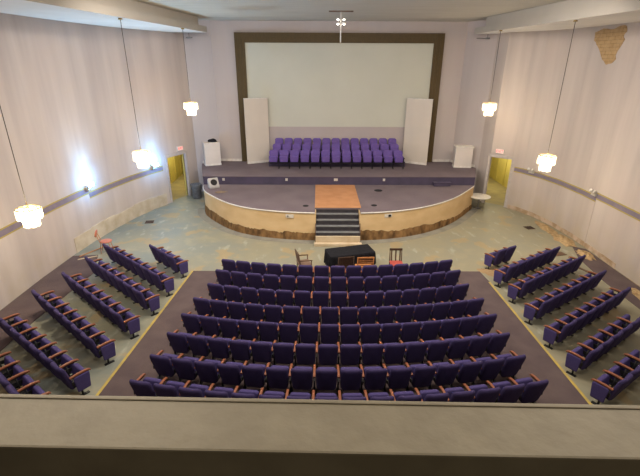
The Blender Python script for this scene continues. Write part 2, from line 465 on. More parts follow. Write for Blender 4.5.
# ------------------------------------------------------------------ stage
SH, UH = 1.29, 1.72
edge = [(-6.45, 21.66), (-6.36, 21.1), (-6.08, 20.4), (-5.48, 19.55), (-4.75, 18.7), (-3.97, 18.08), (-3.1, 17.66), (-2.13, 17.4), (-1.3, 17.27), (-.63, 17.22), (1.33, 17.22), (2.2, 17.33), (3.1, 17.56), (4.1, 17.98), (5.12, 18.65), (5.95, 19.4), (6.6, 20.15), (7.2, 20.95), (7.6, 21.5), (7.7, 21.66)]
def smooth(pts, k=4):
    out = []
    n = len(pts)
    for i in range(n-1):
        p0, p1, p2, p3 = (Vector(pts[j]) for j in (max(i-1, 0), i, i+1, min(i+2, n-1)))
        for s in range(k):
            t = s/k
            out.append(tuple(.5*((2*p1)+(-p0+p2)*t+(2*p0-5*p1+4*p2-p3)*t*t+(-p0+3*p1-3*p2+p3)*t**3)))
    out.append(tuple(pts[-1]))
    return out
ia = edge.index((-.63, 17.22))
left, right = smooth(edge[:ia+1]), smooth(edge[ia+1:])
stage = thing('stage', 'low rounded stage with mauve carpet and bare plywood front', 'stage', (0.5, 20, 0))
def spart(name, bm, mats, label=None, parent=None):
    o = obj(name, bm, mats, None, label); par_ = parent or stage
    o.parent = par_; o.matrix_parent_inverse = Matrix.Translation(-par_.location) if par_ is stage else Matrix.Identity(4)
    return o
bm = B(); prism(bm, left + [(-.63, 17.8), (1.33, 17.8)] + right, SH-.06, SH); spart('deck', bm, 'stage_carpet')
for line in (left, right):
    bm = B()
    ins = [(x*.985+.01, min(y+.05, 21.69)) for x, y in line]
    for i in range(len(line)-1): prism(bm, [line[i], line[i+1], ins[i+1], ins[i]], 0, SH-.065)
    if line is left: prism(bm, [(-.63, 17.22), (-.59, 17.22), (-.59, 17.8), (-.63, 17.8)], 0, SH-.065)
    else: prism(bm, [(1.29, 17.22), (1.33, 17.22), (1.33, 17.8), (1.29, 17.8)], 0, SH-.065)
    spart('front_panel', bm, 'plywood')
bm = B()
for line in (left, right): tube(bm, [(x, y-.012, SH-.03) for x, y in line], .03, 6)
spart('edge_trim', bm, 'trimwhite')
# ragged brown residue of the torn-off covering along the foot of the front
bm = B(); random.seed(11)
for line in (left, right):
    d = []
    for i in range(len(line)-1):
        for k in range(3):
            t = k/3; d.append((line[i][0]*(1-t)+line[i+1][0]*t, line[i][1]*(1-t)+line[i+1][1]*t))
    d.append(line[-1])
    prev = None; j1 = j2 = 0
    for i, (x, y) in enumerate(d):
        j1 = j1*.8 + random.uniform(-.022, .022); j2 = random.uniform(-.02, .02)
        base = .36
        if x > 1.3: base = .46 - .035*(x-1.3)
        if -3.6 < x < -2.0: base = .30
        if x < -3.6: base = .34 + .05*(-3.6-x)
        hh = max(.06, base + j1 + j2 + .03*math.sin(x*1.7))
        n = Vector((x-.6, y-22.5)).normalized()
        vs = [bm.verts.new((x+n.x*o_, y+n.y*o_, z)) for o_, z in ((.03+random.uniform(0, .012), 0), (.025+random.uniform(0, .012), hh*.35), (.02+random.uniform(0, .01), hh*.7), (.006, hh))]
        if prev:
            for a in range(3): bm.faces.new((prev[a], vs[a], vs[a+1], prev[a+1])).smooth = True
        prev = vs
spart('torn_residue', bm, 'glue', 'ragged dark brown glue residue along the foot')
for x, y, rz, nm in ((-1.72, 17.31, -.12, 'outlet'), (2.55, 17.41, .22, 'outlet')):
    bm = B(); rot = Matrix.Rotation(rz, 3, 'Z')
    box(bm, x, y-.012, 1.09, .34, .03, .15, rot, bev=.006); o = spart(nm, bm, 'outlet', 'cream outlet plate with a dark receptacle')
    bm = B(); box(bm, x+.06, y-.028, 1.09, .12, .01, .09, rot); box(bm, x-.08, y-.028, 1.09, .05, .01, .05, rot)
    s = obj('receptacle', bm, 'black'); s.parent = o
for x, y, sx in ((2.52, 20.6, .20), (-1.05, 18.1, .13), (2.02, 18.2, .13)):
    bm = B(); lathe(bm, [(sx, 0), (sx, .012), (sx*.8, .016)], (x, y, SH), 16); spart('floor_pocket', bm, 'black', 'dark round floor pocket')

bm = B()
for line in (left, right):
    outl = [tuple(Vector(p)+(Vector(p)-Vector((.6, 22.5))).normalized()*.42) for p in line]
    for i in range(len(line)-1): prism(bm, [line[i], line[i+1], outl[i+1], outl[i]], 0, .004)
struct('floor_marking.002', bm, mat('grey_adhesive_band', (.20, .19, .165), .8, (.25, .24, .20), 2, .4, .6))
# upper platform
plat = thing('stage_platform', 'raised dark-faced platform at the back of the stage', 'platform', (0, 0, 0))
bm = B(); pp = [(-6.5, 21.73), (7.72, 21.73), (8.42, 23.7), (8.42, 23.88), (7.42, 25.43), (-6.25, 25.43), (-7.3, 24.72), (-7.12, 23.95)]
prism(bm, pp, 0, UH-.03); obj('riser', bm, 'riser_carpet', plat)
bm = B(); prism(bm, [(-6.51, 21.70)]+[(7.73, 21.70)]+pp[2:], UH-.03, UH); obj('deck', bm, 'stage_carpet', plat)
for x in (-5.44, -2.15, .43, 2.95):
    bm = B(); box(bm, x, 21.715, 1.55, .12 if x != .43 else .2, .03, .13, bev=.004); obj('outlet', bm, 'outlet', plat, 'small pale outlet plate')
bm = B()
for x0, y0, x1, y1 in ((-6.3, 25.40, -5.1, 25.40), (6.4, 25.40, 7.4, 25.40)): box(bm, (x0+x1)/2, y0, UH+.07, x1-x0, .03, .14)
for (x0, y0), (x1, y1) in (((-7.25, 24.70), (-6.3, 25.41)), ((7.46, 25.36), (8.42, 23.94))):
    v = Vector((x1-x0, y1-y0)); box(bm, (x0+x1)/2, (y0+y1)/2, UH+.07, v.length, .03, .14, Matrix.Rotation(math.atan2(v.y, v.x), 3, 'Z'))
struct('baseboard_front', bm, 'trimwhite')

# steps and board
steps = thing('stage_steps', 'short dark stair with worn grey nosings up the stage front', 'steps', (.35, 17.3, 0))
def lp(bm, name, mats, par_, label=None):
    o = obj(name, bm, mats, None, label); o.parent = par_; o.matrix_parent_inverse = Matrix.Translation(-Vector(par_.location)); return o
for k in range(4):
    zt = SH - .19*(k+1); yf = 17.80 - .25*(k+1)
    bm = B(); box(bm, .35, yf+.14, zt-.02, 1.86, .28, .04, bev=.008); lp(bm, 'tread', 'step_edge', steps)
    bm = B(); box(bm, .35, yf+.265, zt+.075, 1.86, .02, .148); lp(bm, 'riser', 'step_dark', steps)
    bm = B(); box(bm, .35, yf+.215, zt+.003, 1.84, .13, .006); lp(bm, 'tread_carpet', 'step_dark', steps, 'dark rear half of the tread')
bm = B(); box(bm, .35, 16.80, .44, 1.86, .02, .14); lp(bm, 'riser', 'step_dark', steps)
bm = B(); box(bm, .35, 16.76, .19, 1.9, .10, .38, bev=.008); lp(bm, 'riser', 'step_wood', steps, 'bare pale wood bottom riser')
bm = B(); box(bm, .35, 16.60, .06, 2.02, .20, .12, bev=.01); lp(bm, 'footboard', 'step_wood', steps, 'bare pale footboard')
for x in (-.61, 1.31):
    bm = B()
    vs = [(17.21, .0), (16.83, .0), (16.83, .50), (17.21, .80)]
    a = [bm.verts.new((x-.015, y, z)) for y, z in vs]; b = [bm.verts.new((x+.015, y, z)) for y, z in vs]
    bm.faces.new(a); bm.faces.new(b)
    for i in range(4): bm.faces.new((a[i], a[(i+1) % 4], b[(i+1) % 4], b[i]))
    lp(bm, 'stringer', 'brown_wood', steps)
bm = B(); box(bm, .38, 19.7, SH+.012, 2.04, 3.78, .022, bev=.004)
tag(obj('wood_board', bm, 'ochre'), 'orange-brown plywood sheet lying on the stage behind the steps', 'board')

# ------------------------------------------------------------------ proscenium, screen, panels
bm = B(); box(bm, .63, FW-.03, 5.98, 10.6, .05, 4.46); tag(obj('projection_screen', bm, 'screen'), 'huge pale grey-green projection screen inside the dark wood frame', 'screen')
bm = B(); box(bm, .65, FW-.02, 2.74, 10.3, .03, 2.02); struct('trim_7', bm, 'under_screen')
fr = thing('screen_frame', 'dark brown wooden frame around the projection screen', 'frame', (0, 0, 0))
xl, xr, zt_ = -5.05, 6.33, 8.70
for nm, x0, x1, z0, z1 in (('side_rail', xl, xl+.55, UH, zt_), ('side_rail', xr-.55, xr, UH, zt_), ('top_rail', xl+.55, xr-.55, zt_-.5, zt_)):
    bm = B()
    box(bm, (x0+x1)/2, FW-.07, (z0+z1)/2, x1-x0, .14, z1-z0)
    for t in (.3, .65):
        if nm == 'top_rail': box(bm, (x0+x1)/2, FW-.15, z0+(z1-z0)*t, x1-x0, .03, .05)
        else: box(bm, x0+(x1-x0)*t, FW-.15, (z0+z1)/2, .05, .03, z1-z0)
    obj(nm, bm, 'brown_frame', fr)

def flat_panel(label, x0, y0, x1, y1, zt):
    v = Vector((x1-x0, y1-y0)); L = v.length
    t = thing('stage_flat', label, 'panel', (x0, y0, UH), math.atan2(v.y, v.x))
    bm = B(); box(bm, L/2, 0, (zt-UH)/2, L, .09, zt-UH, bev=.006); obj('board', bm, 'flat', t)
    bm = B(); box(bm, L/2, 0, zt-UH+.02, L+.02, .11, .04, bev=.005); obj('top_rail', bm, 'trimwhite', t)
    bm = B(); box(bm, L/2, -.055, .07, L, .02, .13); obj('base_rail', bm, 'trimwhite', t)
flat_panel('tall cream freestanding panel standing before the screen frame, nearest the trash can side', -4.62, 24.62, -3.38, 25.22, 5.33)
flat_panel('tall cream freestanding panel standing before the screen frame, on the round table side', 4.52, 25.18, 5.80, 24.45, 5.34)

def pedestal(label, cx, cy, w, d, h, rz, cap):
    t = thing('pedestal', label, 'pedestal', (cx, cy, UH), rz)
    bm = B(); box(bm, 0, 0, h/2, w, d, h, bev=.008); obj('body', bm, 'ped', t)
    bm = B(); box(bm, 0, 0, .05, w+.03, d+.03, .10, bev=.006); obj('plinth', bm, 'trimwhite', t)
    if cap:
        bm = B(); box(bm, 0, 0, h+.025, w+.08, d+.08, .05, bev=.008); obj('cap', bm, 'trimwhite', t)
    return t
pedestal('white box pedestal topped with a black bundle, beside the trash can end', -6.60, 24.42, .88, .5, 1.30, .42, False)
pedestal('white box pedestal with a pale lid, beside the round table end of the stage', 7.72, 24.08, .95, .5, 1.14, -.12, True)
bm = B()
lathe(bm, [(.25, 0), (.27, .04), (.24, .09), (.18, .14), (.08, .175), (.02, .18)], (0, 0, 0), 20)
for v in bm.verts:
    v.co.y *= .62; v.co.z += .018*math.sin(v.co.x*17)*(v.co.z > .01)
tag(obj('bundle', bm, 'black_cloth', loc=(-6.52, 24.45, UH+1.30)), 'black rounded bundle lying on the white pedestal', 'bundle')

# ------------------------------------------------------------------ theatre seats
def pad_back(z0=.21, h=.745):
    bm = B(); tilt = R_(15)
    cushion(bm, Matrix.Identity(4), .495, .455, h, .10, .125)
    for v in bm.verts: v.co.y += .95*v.co.x**2 - .03
    bmesh.ops.transform(bm, matrix=Matrix.Translation((0, -.10-(z0-.21)*.27, z0)) @ Matrix.Rotation(tilt, 4, 'X'), verts=bm.verts[:])
    return bm
def pad_seat(t=78, lift=0):
    bm = B()
    cushion(bm, Matrix.Translation((0, .10, .24+lift)) @ Matrix.Rotation(-R_(90-t), 4, 'X'), .47, .44, .365, .12, .08)
    return bm
def standard(x):
    bm = B()
    box(bm, x, .04, .012, .07, .24, .024, bev=.004)
    tube(bm, [(x, .02, .02), (x, .02, .25), (x, .0, .56)], [.026, .022, .02], 6)
    box(bm, x, -.02, .42, .025, .26, .10, bev=.005)
    box(bm, x, .06, .575, .03, .38, .03)
    return bm
def arm(x):
    bm = B()
    P_ = [(-.17, .602), (.0, .618), (.16, .618), (.26, .600), (.29, .575)]
    prev = None
    for y, z in P_:
        r = [bm.verts.new((x+dx, y, z+dz)) for dx, dz in ((-.028, -.018), (.028, -.018), (.028, .012), (.018, .020), (-.018, .020), (-.028, .012))]
        if prev:
            for k in range(6): f = bm.faces.new((prev[k], prev[(k+1) % 6], r[(k+1) % 6], r[k]))
        else: bm.faces.new(r)
        prev = r
    bm.faces.new(prev)
    return bm
def end_pad(x):
    bm = B()
    cushion(bm, Matrix.Translation((x, .07, .16)) @ Matrix.Rotation(PI/2, 4, 'Z'), .36, .30, .42, .035, .05)
    return bm
ORD = 'first second third fourth fifth sixth seventh eighth ninth tenth eleventh twelfth thirteenth fourteenth fifteenth sixteenth seventeenth'.split()
def pan():
    bm = B(); box(bm, 0, -.02, .285, .46, .20, .05, bev=.01)  # black plate added to keep the shaded gap behind the cushion dark
    return bm
class Kit:
    def __init__(s, w, cloth, back, legw='iron', sitting=78, z0=.21, h=.745, lift=0):
        s.back = mesh(pad_back(z0, h), 'backrest', back); s.seat = mesh(pad_seat(sitting, lift), 'seat', cloth)
        s.pan = mesh(pan(), 'gap_shade_plate', 'iron')
        s.legs = [mesh(standard(sx*w/2), 'leg', legw) for sx in (-1, 1)]
        s.arms = [mesh(arm(sx*w/2), 'armrest', 'arm') for sx in (-1, 1)]
        s.ends = [mesh(end_pad(sx*(w/2+.03)), 'end_panel', cloth) for sx in (-1, 1)]
    def place(s, loc, rz, label, group, both=False, panel=0, scale=1.0, arms=True):
        t = thing('theater_seat', label, 'theater seat', loc, rz, group)
        t.scale = (scale,)*3
        link('backrest', s.back, t); link('seat', s.seat, t); link('gap_shade_plate', s.pan, t)
        link('leg', s.legs[0], t)
        if arms: link('armrest', s.arms[0], t)
        if both:
            link('leg', s.legs[1], t)
            if arms: link('armrest', s.arms[1], t)
        if panel: link('end_panel', s.ends[0 if panel < 0 else 1], t)
        return t
PW = .555
hall = Kit(PW, 'seat', 'seat_back')

# centre block
rows = [(12.75, 15, -3.88, 4.22), (11.96, 15, -3.92, 4.26), (11.02, 15, -3.96, 4.23), (10.15, 16, -4.16, 4.38), (9.31, 16, -4.26, 4.43), (8.44, 16, -4.36, 4.42), (7.56, 16, -4.47, 4.43), (6.71, 16, -4.60, 4.54)]
Z0 = .012
for ri, (yc, n, xa, xb) in enumerate(rows):
    cx = (xa+xb)/2; half = (xb-xa)/2
    Rr = (half**2+.55**2)/(2*.55)
    sp = 2*math.asin((half)/Rr)/n
    for i in range(n):
        a = (i-(n-1)/2)*sp
        x = cx + (Rr-.3)*math.sin(a); y = yc + .3 + (Rr-.3)*(1-math.cos(a))
        lab = 'purple seat %s from its left end, %s centre-block row counted from the stage' % (ORD[i], ORD[ri])
        hall.place((x, y, Z0), a, lab, 'seats of the centre block', both=(i == n-1))
# side blocks
def side_row(f, th, n, side, ri, keep=None, pitch=PW):
    th = R_(th)
    d = Vector((-math.cos(th), math.sin(th))) if side < 0 else Vector((math.cos(th), math.sin(th)))
    for i in range(n):
        if keep and i >= keep: break
        p = Vector(f) + d*(i+.5)*pitch
        wall = 'blue-lit' if side < 0 else 'brick-patched'
        lab = 'purple seat %s from the aisle, %s row from the stage, by the %s wall' % (ORD[i], ORD[ri], wall)
        hall.place((p.x, p.y, 0), -th if side < 0 else th, lab, 'seats by the %s wall' % wall,
                   both=(side < 0 and i == 0) or (side > 0 and i == n-1), panel=(1 if side < 0 else -1) if i == 0 else 0, scale=min(1.0, pitch/PW))
for ri, (f, th, n, k) in enumerate([((-5.36, 13.66), 43, 3, None), ((-5.47, 12.37), 41, 7, None), ((-5.55, 11.21), 41, 7, None), ((-5.70, 10.03), 41, 7, None), ((-5.90, 8.91), 40, 7, None), ((-5.98, 7.79), 36.5, 7, None), ((-6.02, 6.68), 38, 7, 5)]):
    side_row(f, th, n, -1, ri, k, .60 if ri == 0 else .56)
for ri, (f, th, n, k) in enumerate([((5.95, 14.36), 31, 2, None), ((5.80, 13.03), 34, 6, None), ((5.85, 11.96), 34, 7, None), ((5.84, 10.76), 34, 7, None), ((5.86, 9.60), 34, 7, None), ((5.88, 8.50), 34, 7, 6), ((5.90, 7.47), 34, 7, 4)]):
    side_row(f, th, n, 1, ri, k, .54)

# stage seats on a two-step riser
bm = B(); prism(bm, [(-3.32, 24.01), (4.46, 24.01), (4.46, 25.40), (-3.32, 25.40)], UH, UH+.26); 
tag(obj('seating_riser', bm, 'riser_carpet'), 'lower dark carpeted riser carrying the middle row of violet stage seats', 'riser', 'risers under the stage seats')
bm = B(); prism(bm, [(-3.24, 24.70), (4.36, 24.70), (4.36, 25.40), (-3.24, 25.40)], UH+.26, UH+.50)
tag(obj('seating_riser', bm, 'riser_carpet'), 'upper dark carpeted riser carrying the back row of violet stage seats', 'riser', 'risers under the stage seats')
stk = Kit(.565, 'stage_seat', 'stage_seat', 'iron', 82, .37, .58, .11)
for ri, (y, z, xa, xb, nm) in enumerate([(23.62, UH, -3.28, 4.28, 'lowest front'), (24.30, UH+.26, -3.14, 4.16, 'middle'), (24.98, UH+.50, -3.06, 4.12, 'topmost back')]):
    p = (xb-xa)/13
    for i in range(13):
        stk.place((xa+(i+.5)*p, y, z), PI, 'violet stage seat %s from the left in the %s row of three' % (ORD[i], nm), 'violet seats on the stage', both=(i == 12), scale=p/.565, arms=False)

# ------------------------------------------------------------------ furniture in front of the stage
c4 = [Vector(p) for p in ((-.22, 14.58), (1.40, 15.08), (1.60, 14.34), (-.02, 13.92))]
ctr = sum(c4, Vector((0, 0)))/4; u = (c4[1]-c4[0]+c4[2]-c4[3]); ang = math.atan2(u.y, u.x)
TL, TW = 1.72, .76
t = thing('folding_table', 'long folding table hidden under a black cloth before the stage steps', 'table', (ctr.x, ctr.y, 0), ang)
bm = B(); box(bm, 0, 0, .715, TL-.02, TW-.02, .03, bev=.006); obj('tabletop', bm, 'brown_wood', t)
for sx in (-1, 1):
    for sy in (-1, 1):
        bm = B(); tube(bm, [(sx*(TL/2-.14), sy*(TW/2-.09), 0), (sx*(TL/2-.2), sy*(TW/2-.09), .70)], .014, 8); obj('leg', bm, 'steel', t)
# cloth with hanging folds
bm = B(); random.seed(5)
def perim(k):
    s = k*2*(TL+TW)
    for L, f in ((TL, lambda q: (-TL/2+q, -TW/2, 0, -1)), (TW, lambda q: (TL/2, -TW/2+q, 1, 0)), (TL, lambda q: (TL/2-q, TW/2, 0, 1)), (TW, lambda q: (-TL/2, TW/2-q, -1, 0))):
        if s <= L: return f(s)
        s -= L
    return (-TL/2, -TW/2, 0, -1)
nP = 96; rings = []
for li, (zz, o) in enumerate(((.742, 0), (.735, .012), (.66, .02), (.52, .03), (.36, .04), (.26, .045))):
    rg = []
    for k in range(nP):
        x, y, nx, ny = perim(k/nP)
        w = o + (o*.8)*math.sin(k*1.9)*(li > 1)
        drop = zz + (.035*math.sin(k*.35) if li == 5 else 0)
        rg.append(bm.verts.new((x+nx*w, y+ny*w, drop)))
    rings.append(rg)
bm.faces.new(rings[0])
for a, b in zip(rings, rings[1:]):
    for k in range(nP): f = bm.faces.new((a[k], a[(k+1) % nP], b[(k+1) % nP], b[k])); f.smooth = True
tag(obj('tablecloth', bm, 'black_cloth', loc=(ctr.x, ctr.y, 0), rot=(0, 0, ang)), 'black cloth draped over the table before the stage steps', 'tablecloth')

def slat_chair(label, x, y, rz, frame, seatm, w=.46, h=.92, slats=4, arms=False, horiz=False, cat='chair', solid=None):
    t = thing('wooden_chair', label, cat, (x, y, 0), rz)
    hw = w/2-.02
    for sx in (-1, 1):
        bm = B(); tube(bm, [(sx*hw, -.21, 0), (sx*hw, -.19, .44), (sx*hw, -.27, h)], [.016, .021, .016], 8); obj('leg', bm, frame, t)
        bm = B(); tube(bm, [(sx*hw, .21, 0), (sx*hw, .20, .62 if arms else .43)], [.015, .021], 8); obj('leg', bm, frame, t)
        if arms:
            bm = B(); tube(bm, [(sx*hw, -.235, .66), (sx*hw*1.06, .0, .655), (sx*hw*1.06, .23, .635)], [.018, .024, .02], 8); obj('armrest', bm, frame, t)
    bm = B(); box(bm, 0, .0, .45, w, .45, .055, bev=.018); obj('seat', bm, seatm, t)
    bm = B(); box(bm, 0, .19, .395, w-.05, .02, .06); box(bm, 0, -.19, .395, w-.05, .02, .06)
    for sx in (-1, 1): box(bm, sx*hw, 0, .395, .02, .38, .06)
    obj('apron', bm, frame, t)
    tl = math.atan2(.08, h-.44)
    rot = Matrix.Rotation(tl, 3, 'X')
    bm = B(); box(bm, 0, -.262, h-.03, w, .03, .085, rot, bev=.01); obj('top_rail', bm, frame, t)
    if solid:
        bm = B(); box(bm, 0, -.235, h-.24, w-.06, .04, .36, rot, bev=.012); obj('back_pad', bm, solid, t)
    elif horiz:
        for k in range(slats):
            z = .53+(h-.14-.53)*k/(slats-1); bm = B(); box(bm, 0, -.195-.08*(z-.44)/(h-.44), z, w-.06, .018, .05, rot); obj('slat', bm, frame, t)
    else:
        for k in range(slats):
            xx = -hw+.06+(w-.16)*k/(slats-1); bm = B(); box(bm, xx, -.228, (h+.46)/2-.02, .045, .014, h-.52, rot); obj('slat', bm, frame, t)
    return t
slat_chair('brown wooden armchair standing sideways at the end of the black-clothed table', -1.0, 13.98, R_(-72), 'brown_wood', 'tan_cloth', .52, .94, arms=True, solid='tan_cloth')
slat_chair('dark wooden slat-backed chair tucked at the black-clothed table', .44, 13.60, R_(10), 'dark_wood', 'dark_wood', .58, .98, slats=9)
slat_chair('orange wooden slat-backed chair tucked at the black-clothed table', 1.15, 13.66, R_(4), 'orange_wood', 'orange_wood', .60, .95, slats=4, horiz=True)
slat_chair('dark wooden chair with a red seat standing apart from the table', 2.36, 13.95, R_(180), 'dark_wood', 'red_cloth', .47, .93, slats=3)

# coral chair by the blue-lit wall
t = thing('coral_chair', 'coral chair with a round back standing by the blue-lit wall', 'chair', (-9.12, 15.95, 0), R_(-75))
bm = B(); lathe(bm, [(.05, 0), (.22, .005), (.235, .03), (.20, .055), (.04, .06)], (0, 0, .44), 24); obj('seat', bm, 'coral', t)
bm = B(); lathe(bm, [(.03, -.02), (.19, -.018), (.205, 0), (.19, .018), (.03, .02)], (0, 0, 0), 24)
bmesh.ops.transform(bm, matrix=Matrix.Translation((0, -.30, .83)) @ Matrix.Rotation(R_(78), 4, 'X') @ Matrix.Diagonal((1.05, .75, 1, 1)), verts=bm.verts[:]); obj('backrest', bm, 'coral', t)
for sx in (-1, 1):
    bm = B(); tube(bm, [(sx*.17, -.22, 0), (sx*.13, -.18, .44), (sx*.10, -.29, .80)], .013, 8); obj('leg', bm, 'orange_wood', t)
    bm = B(); tube(bm, [(sx*.19, .20, 0), (sx*.13, .12, .45)], .013, 8); obj('leg', bm, 'orange_wood', t)

# round table, bin, monitor, black box, rags
t = thing('round_table', 'round off-white folding table on the floor by the stage end', 'table', (8.02, 21.55, 0))
bm = B(); lathe(bm, [(.02, 0), (.555, 0), (.57, .012), (.57, .028), (.555, .035), (.02, .035)], (0, 0, .71), 40); obj('tabletop', bm, 'table_white', t)
bm = B(); tube(bm, [(0, 0, .04), (0, 0, .71)], .035, 12); obj('pedestal', bm, 'steel', t)
for k in range(4):
    a = k*PI/2+.5; bm = B(); tube(bm, [(0, 0, .09), (.18*math.cos(a), .18*math.sin(a), .06), (.36*math.cos(a), .36*math.sin(a), .015)], [.025, .02, .014], 8); obj('leg', bm, 'steel', t)

t = thing('trash_can', 'grey trash can lined with a plastic bag beside the doorway', 'trash can', (-7.42, 23.45, 0))
t.scale = (1.12, 1.12, 1.15)
bm = B(); lathe(bm, [(.20, 0), (.215, .03), (.25, .62), (.255, .70), (.235, .70), (.19, .06)], (0, 0, 0), 28); obj('body', bm, 'bin', t)
bm = B(); random.seed(9)
rings = []
for r, z in ((.235, .66), (.245, .715), (.268, .72), (.275, .66), (.272, .55), (.268, .47)):
    rings.append([bm.verts.new(((r+random.uniform(-.008, .012))*math.cos(2*PI*k/28), (r+random.uniform(-.008, .012))*math.sin(2*PI*k/28), z+random.uniform(-.012, .012))) for k in range(28)])
for a, b in zip(rings, rings[1:]):
    for k in range(28): bm.faces.new((a[k], a[(k+1) % 28], b[(k+1) % 28], b[k])).smooth = True
obj('bag_liner', bm, 'bin', t, 'crumpled grey plastic liner')

t = thing('stage_monitor', 'pale grey wedge monitor speaker with dark cone on the stage edge', 'speaker', (-5.82, 21.05, SH+.001), R_(28))
bm = B()
vs = [(-.22, 0), (.20, 0), (.22, .10), (-.06, .50), (-.22, .40)]   # side profile y,z ; front faces +y tilted
a = [bm.verts.new((-.25, y, z)) for y, z in vs]; b = [bm.verts.new((.25, y, z)) for y, z in vs]
bm.faces.new(a); bm.faces.new(b)
for i in range(5): bm.faces.new((a[i], a[(i+1) % 5], b[(i+1) % 5], b[i]))
bmesh.ops.bevel(bm, geom=bm.edges[:], offset=.015, segments=2, affect='EDGES')
bmesh.ops.rotate(bm, cent=(0, 0, 0), matrix=Matrix.Rotation(PI, 3, 'Z'), verts=bm.verts[:]); obj('cabinet', bm, 'spk_grey', t)
nrm = Vector((0, -.82, .57)); rotq = nrm.to_track_quat('Z', 'Y').to_matrix().to_4x4()
bm = B(); lathe(bm, [(.155, -.01), (.165, .012), (.14, .022), (.12, .016), (.05, .008), (.02, .010)], (0, 0, 0), 24)
bmesh.ops.transform(bm, matrix=Matrix.Translation(Vector((0, -.085, .29))+nrm*.012) @ rotq, verts=bm.verts[:]); obj('cone', bm, 'black', t)
bm = B(); box(bm, 5.94, 21.5, SH+.10, .86, .24, .17, bev=.012); box(bm, 5.94, 21.5, SH+.195, .92, .30, .025, bev=.006)
tag(obj('step_box', bm, 'riser_carpet'), 'low dark carpeted step box against the platform on the stage', 'step')

def heap(label, name, cat, cx, cy, z0, rx, ry, h, m, seed, rz=0):
    random.seed(seed); bm = B(); ns, nr = 22, 5
    prev = None
    for r in range(nr+1):
        q = 1-r/nr; ring = []
        for k in range(ns):
            a = 2*PI*k/ns; j = 1+random.uniform(-.22, .22)*(q > .1)
            ring.append(bm.verts.new((rx*q*j*math.cos(a), ry*q*j*math.sin(a), 0 if r == 0 else h*(1-q)**.6*random.uniform(.45, 1.1))))
        if prev:
            for k in range(ns): bm.faces.new((prev[k], prev[(k+1) % ns], ring[(k+1) % ns], ring[k]))
        prev = ring
    bm.faces.new(prev)
    o = obj(name, bm, m, loc=(cx, cy, z0), rot=(0, 0, rz)); tag(o, label, cat); return o
M['rag'] = mat('brown_rag', (.16, .11, .075), .95, (.24, .18, .13), 6)
heap('brown rag crumpled on the stage beside the wedge speaker', 'rag', 'cloth', -5.28, 20.18, SH+.012, .30, .14, .08, 'rag', 2, .2)
M['paper'] = mat('torn_brown_sheet', (.40, .27, .14), .95, (.30, .20, .11), 3, bump=.8, bscale=8)
heap('torn brown sheet of carpet backing lying at the aisle corner', 'torn_sheet', 'debris', 6.12, 14.05, .001, .36, .62, .06, 'paper', 4, .9)
for k, (x, y, rx, ry, h) in enumerate([(10.35, 17.3, .35, .8, .12), (10.30, 18.8, .28, .9, .09), (10.4, 15.7, .25, .5, .14), (10.4, 12.1, .3, .9, .12)]):
    o = heap('', 'plaster_rubble', 'rubble', x, y, .001 if y > 16.6 else .013, rx, ry, h, 'debris', 20+k)
    o['kind'] = 'stuff'
    o['label'] = ['heap of fallen plaster under the sloping wall band', 'thin spill of plaster along the wall nearest the doorway', 'small heap of plaster against the wall seam', 'fallen plaster along the wall behind the rear seat rows'][k]
    o['group'] = 'fallen plaster along the brick-patched wall'
def board(label, x, y, L, W, rz, tilt, m, z=.02):
    bm = B(); box(bm, 0, 0, 0, L, W, .018, bev=.003)
    tag(obj('loose_board', bm, m, loc=(x, y, z), rot=(tilt, 0, rz)), label, 'board')
board('dark loose board lying by the plaster heap under the brick-patched wall', 9.15, 15.75, .95, .32, .25, 0, 'brown_wood', .011)
board('narrow brown plank lying by the wall end of the third brick-patched-side row', 9.55, 14.35, .9, .12, 2.0, .0, 'brown_wood', .011)
board('pale wooden stick lying against the blue-lit wall by the coral chair', -9.75, 15.9, 1.1, .05, 1.1, 0, 'orange_wood', .022)
board('short pale lath lying beside the stick near the coral chair', -9.62, 15.3, .7, .06, .5, 0, 'step_wood', .022)
for lab, x, y in (('dark metal floor grate in the concrete near the doorway with the trash can', -8.70, 19.46), ('dark metal floor grate in the concrete near the round table side', 9.53, 18.8)):
    t = thing('floor_grate', lab, 'grate', (x, y, 0), .2)
    bm = B(); box(bm, 0, 0, .006, .40, .40, .012); obj('frame', bm, 'brown_wood', t)
    bm = B()
    for k in range(6): box(bm, -.15+.06*k, 0, .015, .03, .32, .008)
    obj('grille', bm, 'black', t)

